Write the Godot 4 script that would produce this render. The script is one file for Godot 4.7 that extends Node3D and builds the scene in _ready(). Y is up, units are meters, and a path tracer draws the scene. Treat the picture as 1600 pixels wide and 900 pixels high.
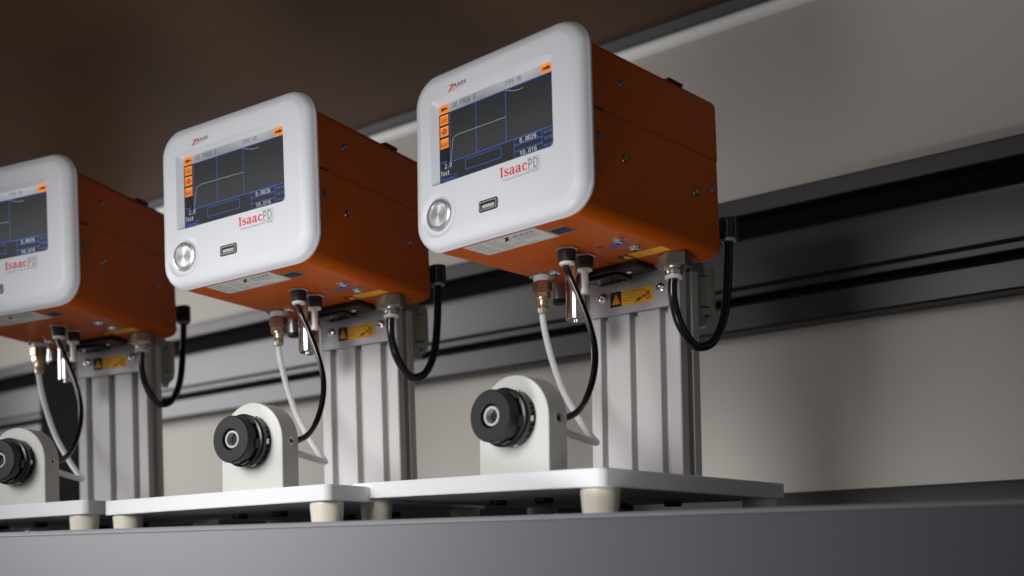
extends Node3D
# Three bench-top leak testers on a grey bench in front of a wall. Shapes are written in millimetres and committed in metres.

class Geo:
	var v := PackedVector3Array()
	var n := PackedVector3Array()
	var uv := PackedVector2Array()

	func tri(a: Vector3, b: Vector3, c: Vector3, na: Vector3, nb: Vector3, nc: Vector3, ua := Vector2.ZERO, ub := Vector2.ZERO, uc := Vector2.ZERO) -> void:
		if (b - a).cross(c - a).dot(na + nb + nc) > 0.0:
			v.append_array([a, c, b]); n.append_array([na, nc, nb]); uv.append_array([ua, uc, ub])
		else:
			v.append_array([a, b, c]); n.append_array([na, nb, nc]); uv.append_array([ua, ub, uc])

	func quad(a: Vector3, b: Vector3, c: Vector3, d: Vector3, na: Vector3, nb: Vector3, nc: Vector3, nd: Vector3, u0 := Vector2(0, 0), u1 := Vector2(1, 0), u2 := Vector2(1, 1), u3 := Vector2(0, 1)) -> void:
		tri(a, b, c, na, nb, nc, u0, u1, u2)
		tri(a, c, d, na, nc, nd, u0, u2, u3)

	func flat(a: Vector3, b: Vector3, c: Vector3, d: Vector3, nn: Vector3) -> void:
		quad(a, b, c, d, nn, nn, nn, nn)

	# box with chamfered edges between two corners
	func box(lo: Vector3, hi: Vector3, ch := 0.4, x := Transform3D.IDENTITY) -> void:
		var c := (lo + hi) / 2.0
		var h := (hi - lo) / 2.0
		ch = minf(ch, minf(h.x, minf(h.y, h.z)) * 0.9)
		var ax := [Vector3.RIGHT, Vector3.UP, Vector3.BACK]
		var hh := [h.x, h.y, h.z]
		for i in 3:
			var j := (i + 1) % 3
			var k := (i + 2) % 3
			for s in [-1.0, 1.0]:
				var o: Vector3 = c + ax[i] * hh[i] * s
				var p: Vector3 = ax[j] * (hh[j] - ch)
				var q: Vector3 = ax[k] * (hh[k] - ch)
				flat(x * (o - p - q), x * (o + p - q), x * (o + p + q), x * (o - p + q), x.basis * (ax[i] * s))
			if ch > 0.0:
				for s in [-1.0, 1.0]:
					for t in [-1.0, 1.0]:
						var q: Vector3 = ax[k] * (hh[k] - ch)
						var a: Vector3 = c + ax[i] * hh[i] * s + ax[j] * (hh[j] - ch) * t
						var b: Vector3 = c + ax[i] * (hh[i] - ch) * s + ax[j] * hh[j] * t
						flat(x * (a - q), x * (b - q), x * (b + q), x * (a + q), x.basis * (ax[i] * s + ax[j] * t).normalized())
		if ch > 0.0:
			for s in [-1.0, 1.0]:
				for t in [-1.0, 1.0]:
					for r in [-1.0, 1.0]:
						var sg := Vector3(s, t, r)
						var nn := x.basis * sg.normalized()
						tri(x * (c + sg * Vector3(h.x, h.y - ch, h.z - ch)), x * (c + sg * Vector3(h.x - ch, h.y, h.z - ch)), x * (c + sg * Vector3(h.x - ch, h.y - ch, h.z)), nn, nn, nn)

	# surface of revolution: profile of Vector2(radius, height along +Y), sharp between pieces unless smooth
	func lathe(pr: Array, segs: int, x := Transform3D.IDENTITY, hexed := false) -> void:
		for i in pr.size() - 1:
			var a: Vector2 = pr[i]
			var b: Vector2 = pr[i + 1]
			if a.is_equal_approx(b):
				continue
			var d := (b - a).normalized()
			var pn := Vector2(d.y, -d.x)
			for k in segs:
				var t0 := TAU * k / segs
				var t1 := TAU * (k + 1) / segs
				var e0 := Vector3(cos(t0), 0, sin(t0))
				var e1 := Vector3(cos(t1), 0, sin(t1))
				var m := (e0 + e1).normalized()
				var n0 := e0 * pn.x + Vector3.UP * pn.y
				var n1 := e1 * pn.x + Vector3.UP * pn.y
				if hexed:
					n0 = (m * pn.x + Vector3.UP * pn.y)
					n1 = n0
				quad(x * (e0 * a.x + Vector3.UP * a.y), x * (e1 * a.x + Vector3.UP * a.y), x * (e1 * b.x + Vector3.UP * b.y), x * (e0 * b.x + Vector3.UP * b.y), x.basis * n0, x.basis * n1, x.basis * n1, x.basis * n0, Vector2(float(k) / segs, float(i) / pr.size()), Vector2(float(k + 1) / segs, float(i) / pr.size()), Vector2(float(k + 1) / segs, float(i + 1) / pr.size()), Vector2(float(k) / segs, float(i + 1) / pr.size()))

	# round tube through points (Catmull-Rom)
	func tube(pts: Array, r: float, segs := 14, sub := 6, caps := true) -> void:
		var path: Array[Vector3] = []
		for i in pts.size() - 1:
			var p0: Vector3 = pts[maxi(i - 1, 0)]
			var p1: Vector3 = pts[i]
			var p2: Vector3 = pts[i + 1]
			var p3: Vector3 = pts[mini(i + 2, pts.size() - 1)]
			for s in sub:
				path.append(p1.cubic_interpolate(p2, p0, p3, float(s) / sub))
		path.append(pts[-1])
		var t := (path[1] - path[0]).normalized()
		var side := t.cross(Vector3(0.3, 0.2, 1.0)).normalized()
		var rings := []
		for i in path.size():
			var tt := (path[mini(i + 1, path.size() - 1)] - path[maxi(i - 1, 0)]).normalized()
			side = (side - tt * side.dot(tt)).normalized()
			var up := tt.cross(side)
			var ring := PackedVector3Array()
			for k in segs + 1:
				var a := TAU * k / segs
				ring.append(side * cos(a) + up * sin(a))
			rings.append(ring)
		for i in path.size() - 1:
			for k in segs:
				var A: PackedVector3Array = rings[i]
				var B: PackedVector3Array = rings[i + 1]
				quad(path[i] + A[k] * r, path[i] + A[k + 1] * r, path[i + 1] + B[k + 1] * r, path[i + 1] + B[k] * r, A[k], A[k + 1], B[k + 1], B[k])
		if caps:
			for e in [[0, -1.0], [path.size() - 1, 1.0]]:
				var i: int = e[0]
				var tt := (path[mini(i + 1, path.size() - 1)] - path[maxi(i - 1, 0)]).normalized() * float(e[1])
				var A: PackedVector3Array = rings[i]
				for k in segs:
					tri(path[i], path[i] + A[k] * r, path[i] + A[k + 1] * r, tt, tt, tt)

	# polygon (x, y) pushed along z from z0 to z1, placed by x; smooth where the outline bends little
	func prism(poly: PackedVector2Array, z0: float, z1: float, x := Transform3D.IDENTITY, soft := 0.75) -> void:
		var N := poly.size()
		var area := 0.0
		for i in N:
			area += poly[i].cross(poly[(i + 1) % N])
		var sg := signf(area)
		var en := []
		for i in N:
			var d := (poly[(i + 1) % N] - poly[i]).normalized()
			en.append(Vector2(d.y, -d.x) * sg)
		for i in N:
			var j := (i + 1) % N
			var e: Vector2 = en[i]
			var pr: Vector2 = en[(i - 1 + N) % N]
			var nx: Vector2 = en[j]
			var a := (e + pr).normalized() if e.dot(pr) > soft else e
			var b := (e + nx).normalized() if e.dot(nx) > soft else e
			var na := x.basis * Vector3(a.x, a.y, 0)
			var nb := x.basis * Vector3(b.x, b.y, 0)
			quad(x * Vector3(poly[i].x, poly[i].y, z0), x * Vector3(poly[j].x, poly[j].y, z0), x * Vector3(poly[j].x, poly[j].y, z1), x * Vector3(poly[i].x, poly[i].y, z1), na, nb, nb, na)
		var ix := Geometry2D.triangulate_polygon(poly)
		for i in range(0, ix.size(), 3):
			for c in [[z0, -1.0], [z1, 1.0]]:
				var nn: Vector3 = x.basis * Vector3(0, 0, c[1])
				tri(x * Vector3(poly[ix[i]].x, poly[ix[i]].y, c[0]), x * Vector3(poly[ix[i + 1]].x, poly[ix[i + 1]].y, c[0]), x * Vector3(poly[ix[i + 2]].x, poly[ix[i + 2]].y, c[0]), nn, nn, nn)

	# a flat printed sheet: front face carries the whole texture
	func sheet(o: Vector3, right: Vector3, down: Vector3, thick := 0.12) -> void:
		var nn := -right.cross(down).normalized()
		var u := nn * thick
		quad(o + u, o + right + u, o + right + down + u, o + down + u, nn, nn, nn, nn)
		var cs := [o, o + right, o + right + down, o + down]
		var mid := o + (right + down) / 2.0
		for i in 4:
			var a: Vector3 = cs[i]
			var b: Vector3 = cs[(i + 1) % 4]
			var en := ((a + b) / 2.0 - mid)
			en = (en - (b - a).normalized() * en.dot((b - a).normalized())).normalized()
			quad(a, b, b + u, a + u, en, en, en, en, Vector2(0.001, 0.001), Vector2(0.001, 0.001), Vector2(0.001, 0.001), Vector2(0.001, 0.001))

	func add(o: Geo, x: Transform3D) -> void:
		for i in o.v.size():
			v.append(x * o.v[i]); n.append((x.basis * o.n[i]).normalized()); uv.append(o.uv[i])

	func mesh(mat: Material) -> ArrayMesh:
		var a := []
		a.resize(Mesh.ARRAY_MAX)
		var w := PackedVector3Array()
		w.resize(v.size())
		for i in v.size():
			w[i] = v[i] * 0.001
		a[Mesh.ARRAY_VERTEX] = w
		a[Mesh.ARRAY_NORMAL] = n
		a[Mesh.ARRAY_TEX_UV] = uv
		var m := ArrayMesh.new()
		m.add_surface_from_arrays(Mesh.PRIMITIVE_TRIANGLES, a)
		m.surface_set_material(0, mat)
		return m


var M := {}                       # materials
var UNIT: Node3D
var HEAD: Transform3D             # tilt of the instrument head on its stand
const YB := 178.9                 # underside of the head
const PX0 := -114.2               # base plate
const PX1 := 96.5
const PZ0 := -191.7
const PZ1 := 18.9


func part(called: String, g: Geo, mat: Material, parent: Node3D, head := false) -> MeshInstance3D:
	var o := MeshInstance3D.new()
	o.name = called
	o.mesh = g.mesh(mat)
	if head:
		o.transform = HEAD
	parent.add_child(o, true)
	return o


func tag(o: Node, label: String, category: String, group := "") -> void:
	o.set_meta("label", label)
	o.set_meta("category", category)
	if group:
		o.set_meta("group", group)


func mat(c: Color, rough: float, metal := 0.0, spec := 0.5) -> StandardMaterial3D:
	var m := StandardMaterial3D.new()
	m.albedo_color = c
	m.roughness = rough
	m.metallic = metal
	m.metallic_specular = spec
	return m


func noise_tex(sd: int, freq: float, lo: float, hi: float, size := 256, stretch := false, normal := false, bump := 4.0) -> Texture2D:
	var f := FastNoiseLite.new()
	f.seed = sd
	f.noise_type = FastNoiseLite.TYPE_SIMPLEX_SMOOTH
	f.frequency = freq
	f.fractal_octaves = 4
	var img := Image.create(size, size, false, Image.FORMAT_RGB8)
	for y in size:
		for x in size:
			# wraps by walking on a torus
			var a := TAU * x / size
			var b := TAU * y / size
			var r := size / TAU
			var k := 0.04 if stretch else 1.0
			var s := f.get_noise_3d(r * cos(a), r * sin(a), r * k * cos(b)) + f.get_noise_3d(r * sin(a) + 71.0, r * k * sin(b) + 31.0, r * cos(a))
			var g := clampf(lerpf(lo, hi, 0.5 + 0.45 * s), 0.0, 1.0)
			img.set_pixel(x, y, Color(g, g, g))
	if normal:
		img.bump_map_to_normal_map(bump)
	return ImageTexture.create_from_image(img)


func triplanar(m: StandardMaterial3D, per_metre: float) -> void:
	m.uv1_triplanar = true
	m.uv1_scale = Vector3.ONE * per_metre


# ---------------------------------------------------------------- flat print: text drawn into images
func font(which: String) -> SystemFont:
	var f := SystemFont.new()
	f.font_names = PackedStringArray([which])
	if which.ends_with("Bold"):
		f.font_names = PackedStringArray([which.trim_suffix(" Bold")])
		f.font_weight = 700
	return f


func text_tris(s: String, which: String) -> Dictionary:
	var t := TextMesh.new()
	t.font = font(which)
	t.font_size = 64
	t.pixel_size = 1.0 / 64.0
	t.depth = 0.0
	t.curve_step = 2.0
	t.text = s
	t.horizontal_alignment = HORIZONTAL_ALIGNMENT_LEFT
	t.vertical_alignment = VERTICAL_ALIGNMENT_BOTTOM
	var a := t.get_mesh_arrays()
	var vs: PackedVector3Array = a[Mesh.ARRAY_VERTEX]
	var ix = a[Mesh.ARRAY_INDEX]
	var out := PackedVector2Array()
	if ix != null and ix.size() > 0:
		for i in ix:
			out.append(Vector2(vs[i].x, vs[i].y))
	else:
		for q in vs:
			out.append(Vector2(q.x, q.y))
	var lo := Vector2(1e9, 1e9)
	var hi := -lo
	for q in out:
		lo = lo.min(q)
		hi = hi.max(q)
	return {"p": out, "lo": lo, "hi": hi}


func fill_tri(img: Image, a: Vector2, b: Vector2, c: Vector2, col: Color) -> void:
	var y0 := int(floor(minf(a.y, minf(b.y, c.y))))
	var y1 := int(ceil(maxf(a.y, maxf(b.y, c.y))))
	var ps := [a, b, c]
	for y in range(maxi(y0, 0), mini(y1 + 1, img.get_height())):
		var yy := y + 0.5
		var xs := []
		for i in 3:
			var p: Vector2 = ps[i]
			var q: Vector2 = ps[(i + 1) % 3]
			if (p.y <= yy) != (q.y <= yy):
				xs.append(lerpf(p.x, q.x, (yy - p.y) / (q.y - p.y)))
		if xs.size() == 2:
			var l := int(round(minf(xs[0], xs[1])))
			var r := int(round(maxf(xs[0], xs[1])))
			if r > l:
				img.fill_rect(Rect2i(l, y, r - l, 1), col)


# text whose ink is w wide and h high with its top left corner at x, y
func ink(img: Image, s: String, which: String, x: float, y: float, w: float, h: float, col: Color, shear := 0.0) -> void:
	var t := text_tris(s, which)
	var lo: Vector2 = t.lo
	var hi: Vector2 = t.hi
	var k := Vector2(w / (hi.x - lo.x), h / (hi.y - lo.y))
	var p: PackedVector2Array = t.p
	for i in range(0, p.size() - 2, 3):
		var q := []
		for j in 3:
			var e := (p[i + j] - lo) * k
			q.append(Vector2(x + e.x + shear * e.y, y + h - e.y))
		fill_tri(img, q[0], q[1], q[2], col)


func line(img: Image, a: Vector2, b: Vector2, w: float, col: Color) -> void:
	var d := (b - a).normalized().orthogonal() * w / 2.0
	fill_tri(img, a - d, b - d, b + d, col)
	fill_tri(img, a - d, b + d, a + d, col)


func frame(img: Image, r: Rect2i, w: int, col: Color) -> void:
	img.fill_rect(Rect2i(r.position, Vector2i(r.size.x, w)), col)
	img.fill_rect(Rect2i(r.position + Vector2i(0, r.size.y - w), Vector2i(r.size.x, w)), col)
	img.fill_rect(Rect2i(r.position, Vector2i(w, r.size.y)), col)
	img.fill_rect(Rect2i(r.position + Vector2i(r.size.x - w, 0), Vector2i(w, r.size.y)), col)


func shape(img: Image, pts: Array, col: Color) -> void:
	var p := PackedVector2Array(pts)
	var ix := Geometry2D.triangulate_polygon(p)
	for i in range(0, ix.size(), 3):
		fill_tri(img, p[ix[i]], p[ix[i + 1]], p[ix[i + 2]], col)


func textured(img: Image) -> Texture2D:
	img.generate_mipmaps()
	return ImageTexture.create_from_image(img)


func screen_image() -> Image:
	var W := 1024
	var H := 590
	var img := Image.create(W, H, false, Image.FORMAT_RGB8)
	var mono := "Droid Sans Mono"
	var blue := Color(0.24, 0.39, 0.72)
	for y in H:
		var f := float(y) / H
		img.fill_rect(Rect2i(0, y, W, 1), Color(0.16, 0.17, 0.18).lerp(Color(0.225, 0.23, 0.24), smoothstep(0.15, 0.7, f)))
	for y in range(0, 74):
		for x in range(0, W, 4):
			var g := 0.72 - 0.10 * (0.5 - 0.5 * cos(TAU * (x / 1024.0 * 1.3 + 0.05))) - 0.10 * y / 74.0
			img.fill_rect(Rect2i(x, y, 4, 1), Color(g, g, g * 1.01))
	img.fill_rect(Rect2i(0, 444, W, H - 444), Color(0.175, 0.18, 0.19))
	img.fill_rect(Rect2i(0, 74, 106, H - 74), Color(0.12, 0.12, 0.13))
	img.fill_rect(Rect2i(0, 444, 106, H - 444), Color(0.15, 0.155, 0.165))
	# orange keys
	var keys := [Rect2i(6, 8, 92, 64), Rect2i(14, 86, 80, 70), Rect2i(14, 170, 80, 72), Rect2i(14, 258, 80, 72), Rect2i(930, 6, 90, 66)]
	for r: Rect2i in keys:
		for y in r.size.y:
			var f := float(y) / r.size.y
			img.fill_rect(Rect2i(r.position.x, r.position.y + y, r.size.x, 1), Color(0.95, 0.60, 0.28).lerp(Color(0.86, 0.40, 0.10), f) if f < 0.5 else Color(0.88, 0.44, 0.12).lerp(Color(0.96, 0.58, 0.22), f * 2.0 - 1.0))
	var dk := Color(0.2, 0.14, 0.08)
	shape(img, [Vector2(22, 40), Vector2(46, 22), Vector2(46, 33), Vector2(80, 33), Vector2(80, 47), Vector2(46, 47), Vector2(46, 58)], dk)
	shape(img, [Vector2(1006, 39), Vector2(982, 21), Vector2(982, 32), Vector2(946, 32), Vector2(946, 46), Vector2(982, 46), Vector2(982, 57)], dk)
	var rust := Color(0.62, 0.2, 0.06)
	for i in 3:
		img.fill_rect(Rect2i(26, 104 + i * 15, 56, 5), rust)
	for k in 8:
		var a := TAU * k / 8.0
		line(img, Vector2(54, 206) + Vector2(cos(a), sin(a)) * 10.0, Vector2(54, 206) + Vector2(cos(a), sin(a)) * 24.0, 9.0, rust)
	frame(img, Rect2i(40, 192, 28, 28), 7, rust)
	line(img, Vector2(26, 274), Vector2(26, 314), 5.0, rust)
	line(img, Vector2(24, 314), Vector2(84, 314), 5.0, rust)
	for i in 4:
		img.fill_rect(Rect2i(34 + i * 13, 300 - i % 2 * 10, 8, 8), Color(0.4, 0.15, 0.25))
	ink(img, ":", mono, 114, 22, 8, 30, Color(0.1, 0.1, 0.1))
	ink(img, "00 PROG 0", mono, 136, 18, 216, 38, Color(0.12, 0.12, 0.13))
	ink(img, "TYPE:PD", mono, 618, 18, 146, 36, Color(0.2, 0.2, 0.21))
	# graph
	img.fill_rect(Rect2i(106, 74, W - 106, 5), blue)
	img.fill_rect(Rect2i(106, 74, 5, 372), blue)
	img.fill_rect(Rect2i(352, 76, 4, 368), blue)
	img.fill_rect(Rect2i(620, 76, 4, 368), blue)
	img.fill_rect(Rect2i(106, 442, W - 106, 5), blue)
	img.fill_rect(Rect2i(1019, 76, 4, 368), Color(0.25, 0.25, 0.5))
	var white := Color(0.60, 0.60, 0.59)
	line(img, Vector2(112, 440), Vector2(138, 272), 4.0, white)
	line(img, Vector2(138, 272), Vector2(180, 262), 4.0, white)
	line(img, Vector2(180, 262), Vector2(620, 268), 4.0, white)
	for i in 12:
		var a := i / 12.0
		var b := (i + 1) / 12.0
		line(img, Vector2(626 + 150 * a, 82 + 30 * sin(a * 2.0)), Vector2(626 + 150 * b, 82 + 30 * sin(b * 2.0)), 4.0, Color(0.6, 0.6, 0.6))
	frame(img, Rect2i(246, 462, 330, 78), 4, blue)
	frame(img, Rect2i(688, 446, 240, 46), 4, blue)
	frame(img, Rect2i(688, 490, 240, 46), 4, blue)
	frame(img, Rect2i(688, 534, 240, 46), 4, blue)
	var pale := Color(0.88, 0.88, 0.86)
	ink(img, "0.0026", mono, 738, 453, 140, 32, pale)
	ink(img, "10.016", mono, 738, 541, 140, 32, pale)
	ink(img, "psig", mono, 944, 456, 66, 26, Color(0.34, 0.5, 0.86))
	ink(img, "SCCM", mono, 944, 502, 66, 22, Color(0.34, 0.5, 0.86))
	ink(img, "psig", mono, 944, 546, 66, 26, Color(0.34, 0.5, 0.86))
	ink(img, "Timer", mono, 12, 420, 66, 18, Color(0.34, 0.5, 0.86))
	ink(img, "2.0", mono, 54, 446, 64, 34, pale)
	frame(img, Rect2i(8, 486, 130, 4), 2, Color(0.2, 0.32, 0.6))
	ink(img, "Test", mono, 12, 496, 84, 34, pale)
	ink(img, "Channel", mono, 10, 544, 146, 34, Color(0.30, 0.46, 0.80))
	frame(img, Rect2i(2, 536, 166, 50), 3, Color(0.2, 0.32, 0.6))
	return img


# a line of print too small to read: a row of word-long strokes with uneven gaps
func words(img: Image, x: int, y: int, w: int, h: int, col: Color) -> void:
	var rng := RandomNumberGenerator.new()
	rng.seed = x * 31 + y * 7 + w
	var at := x
	while at < x + w - 8:
		var n := mini(rng.randi_range(3, 8), (x + w - at) / 8)
		for i in n:
			var up := rng.randi_range(0, 2)
			img.fill_rect(Rect2i(at, y + (0 if up == 0 else h / 4), 6, h - (0 if up == 0 else h / 4)), col.lerp(Color(0.7, 0.7, 0.66), 0.35))
			at += 8
		at += 9


func rating_image() -> Image:
	var img := Image.create(1024, 436, false, Image.FORMAT_RGB8)
	img.fill(Color(0.80, 0.80, 0.79))
	frame(img, Rect2i(16, 16, 992, 404), 4, Color(0.35, 0.35, 0.35))
	var k := Color(0.08, 0.08, 0.09)
	# maker's mark and text
	shape(img, [Vector2(520, 64), Vector2(640, 40), Vector2(560, 130), Vector2(640, 118), Vector2(470, 180), Vector2(560, 76)], k)
	ink(img, "AXIS", "Droid Sans Bold", 640, 62, 300, 52, k, 0.3)
	# the small print cannot be read in the photograph: word-long strokes stand for it
	for e in [[640, 150, 300, 20], [620, 202, 320, 20], [600, 376, 210, 18], [500, 296, 150, 26]]:
		words(img, e[0], e[1], e[2], e[3], k)
	for i in 5:
		words(img, 44, 54 + i * 72, 190, 26, k)
		words(img, 286, 60 + i * 72, 170, 22, k)
	return img


func warning_image() -> Image:
	var img := Image.create(768, 236, false, Image.FORMAT_RGB8)
	img.fill(Color(0.97, 0.70, 0.07))
	var k := Color(0.03, 0.03, 0.03)
	img.fill_rect(Rect2i(0, 0, 206, 236), k)
	shape(img, [Vector2(103, 30), Vector2(180, 196), Vector2(26, 196)], Color(0.95, 0.65, 0.05))
	shape(img, [Vector2(103, 62), Vector2(154, 180), Vector2(52, 180)], Color(0.95, 0.65, 0.05))
	shape(img, [Vector2(110, 76), Vector2(88, 128), Vector2(106, 128), Vector2(94, 172), Vector2(124, 114), Vector2(106, 114)], k)
	ink(img, "Warning:", "Droid Sans Bold", 228, 24, 150, 26, Color(0.25, 0.14, 0.02))
	for e in [[392, 28, 250], [228, 70, 230], [228, 112, 220], [228, 154, 150]]:
		words(img, e[0], e[1], e[2], 16, Color(0.25, 0.14, 0.02))
	# plug pulled from socket
	shape(img, [Vector2(470, 190), Vector2(520, 150), Vector2(560, 150), Vector2(560, 176), Vector2(500, 204)], k)
	line(img, Vector2(556, 162), Vector2(600, 140), 12.0, k)
	shape(img, [Vector2(590, 128), Vector2(624, 112), Vector2(634, 146), Vector2(600, 160)], k)
	line(img, Vector2(470, 190), Vector2(440, 214), 12.0, k)
	frame(img, Rect2i(648, 70, 62, 130), 14, k)
	img.fill_rect(Rect2i(668, 96, 10, 26), k)
	img.fill_rect(Rect2i(684, 96, 10, 26), k)
	ink(img, "L", "Droid Sans Bold", 724, 150, 20, 36, k)
	return img


func strip_image() -> Image:
	var img := Image.create(512, 192, false, Image.FORMAT_RGB8)
	img.fill(Color(0.95, 0.66, 0.08))
	var k := Color(0.03, 0.03, 0.03)
	img.fill_rect(Rect2i(0, 0, 130, 192), k)
	shape(img, [Vector2(65, 24), Vector2(118, 160), Vector2(12, 160)], Color(0.95, 0.65, 0.05))
	for i in 3:
		words(img, 150, 34 + i * 48, 220, 18, k)
	return img


func bowl_image() -> Image:
	var img := Image.create(512, 256, false, Image.FORMAT_RGB8)
	img.fill(Color(0.62, 0.64, 0.58))
	for i in 5:
		img.fill_rect(Rect2i(20 + i * 100, 96, 60, 7), Color(0.1, 0.1, 0.1))
		img.fill_rect(Rect2i(50 + i * 100, 130, 34, 8), Color(0.1, 0.1, 0.1))
		img.fill_rect(Rect2i(20 + i * 100, 60, 50, 4), Color(0.3, 0.3, 0.3))
	return img


# printed letters as a film 0.1 mm thick: ink box at o, right along rx, up along uy
func letters(g: Geo, s: String, which: String, o: Vector3, w: float, h: float, shear := 0.0, nrm := Vector3.BACK, rx := Vector3.RIGHT, uy := Vector3.UP) -> void:
	var t := text_tris(s, which)
	var lo: Vector2 = t.lo
	var hi: Vector2 = t.hi
	var k := Vector2(w / (hi.x - lo.x), h / (hi.y - lo.y))
	var p: PackedVector2Array = t.p
	for i in range(0, p.size() - 2, 3):
		var q := []
		for j in 3:
			var e := (p[i + j] - lo) * k
			q.append(o + rx * (e.x + shear * e.y) + uy * e.y)
		g.tri(q[0], q[1], q[2], nrm, nrm, nrm)


func fill(g: Geo, pts: Array, z: float) -> void:
	var p := PackedVector2Array(pts)
	var ix := Geometry2D.triangulate_polygon(p)
	for i in range(0, ix.size(), 3):
		g.tri(Vector3(p[ix[i]].x, p[ix[i]].y, z), Vector3(p[ix[i + 1]].x, p[ix[i + 1]].y, z), Vector3(p[ix[i + 2]].x, p[ix[i + 2]].y, z), Vector3.BACK, Vector3.BACK, Vector3.BACK)


# ---------------------------------------------------------------- outlines
func round_rect(x0: float, y0: float, x1: float, y1: float, r: float, per := 8) -> PackedVector2Array:
	var out := PackedVector2Array()
	var cs := [Vector2(x1 - r, y1 - r), Vector2(x0 + r, y1 - r), Vector2(x0 + r, y0 + r), Vector2(x1 - r, y0 + r)]
	for c in 4:
		for i in per + 1:
			var a := PI / 2.0 * (c + float(i) / per)
			out.append(cs[c] + Vector2(cos(a), sin(a)) * r)
	return out


func down(x: float, z: float, y := YB) -> Transform3D:      # a lathe that grows downwards from the underside of the head
	return Transform3D(Basis(Vector3(1, 0, 0), Vector3(0, -1, 0), Vector3(0, 0, -1)), Vector3(x, y, z))


func front(x: float, y: float, z: float) -> Transform3D:    # a lathe that grows towards +Z
	return Transform3D(Basis(Vector3(1, 0, 0), Vector3(0, 0, 1), Vector3(0, -1, 0)), Vector3(x, y, z))


func rightward(x: float, y: float, z: float) -> Transform3D: # a lathe that grows towards +X
	return Transform3D(Basis(Vector3(0, -1, 0), Vector3(1, 0, 0), Vector3(0, 0, 1)), Vector3(x, y, z))


# ---------------------------------------------------------------- the front bezel: a height field over the outline
const BX0 := -71.8
const BX1 := 73.2
const BY0 := 179.2
const BY1 := 304.2
const DISH := Vector2(-47.4, 202.4)
const RIM := [[12.0, 0.0], [9.0, 0.0], [8.2, -0.16], [6.4, -0.86], [4.6, -1.6], [3.0, -2.5], [1.7, -3.9], [0.7, -5.8], [0.0, -8.4]]


func inset_at(p: Vector2) -> float:
	var r := 21.0
	var c := Vector2((BX0 + BX1) / 2.0, (BY0 + BY1) / 2.0)
	var q := (p - c).abs() - Vector2((BX1 - BX0) / 2.0 - r, (BY1 - BY0) / 2.0 - r)
	return r - (q.max(Vector2.ZERO).length() + minf(maxf(q.x, q.y), 0.0))


func bezel_z(p: Vector2) -> float:
	var d := inset_at(p)
	var z := 0.0
	if d < 12.0:
		for i in RIM.size() - 1:
			if d >= RIM[i + 1][0]:
				z = lerpf(RIM[i + 1][1], RIM[i][1], (d - RIM[i + 1][0]) / (RIM[i][0] - RIM[i + 1][0]))
				break
			z = RIM[i + 1][1]
	var e := p.distance_to(DISH)
	z -= 1.5 * (1.0 - smoothstep(12.6, 16.2, e))
	return z


func bezel_n(p: Vector2) -> Vector3:
	var h := 0.35
	var dx := (bezel_z(p + Vector2(h, 0)) - bezel_z(p - Vector2(h, 0))) / (2 * h)
	var dy := (bezel_z(p + Vector2(0, h)) - bezel_z(p - Vector2(0, h))) / (2 * h)
	return Vector3(-dx, -dy, 1).normalized()


func contour(inset: float, per: int) -> PackedVector2Array:
	return round_rect(BX0 + inset, BY0 + inset, BX1 - inset, BY1 - inset, 21.0 - inset, per)


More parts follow.
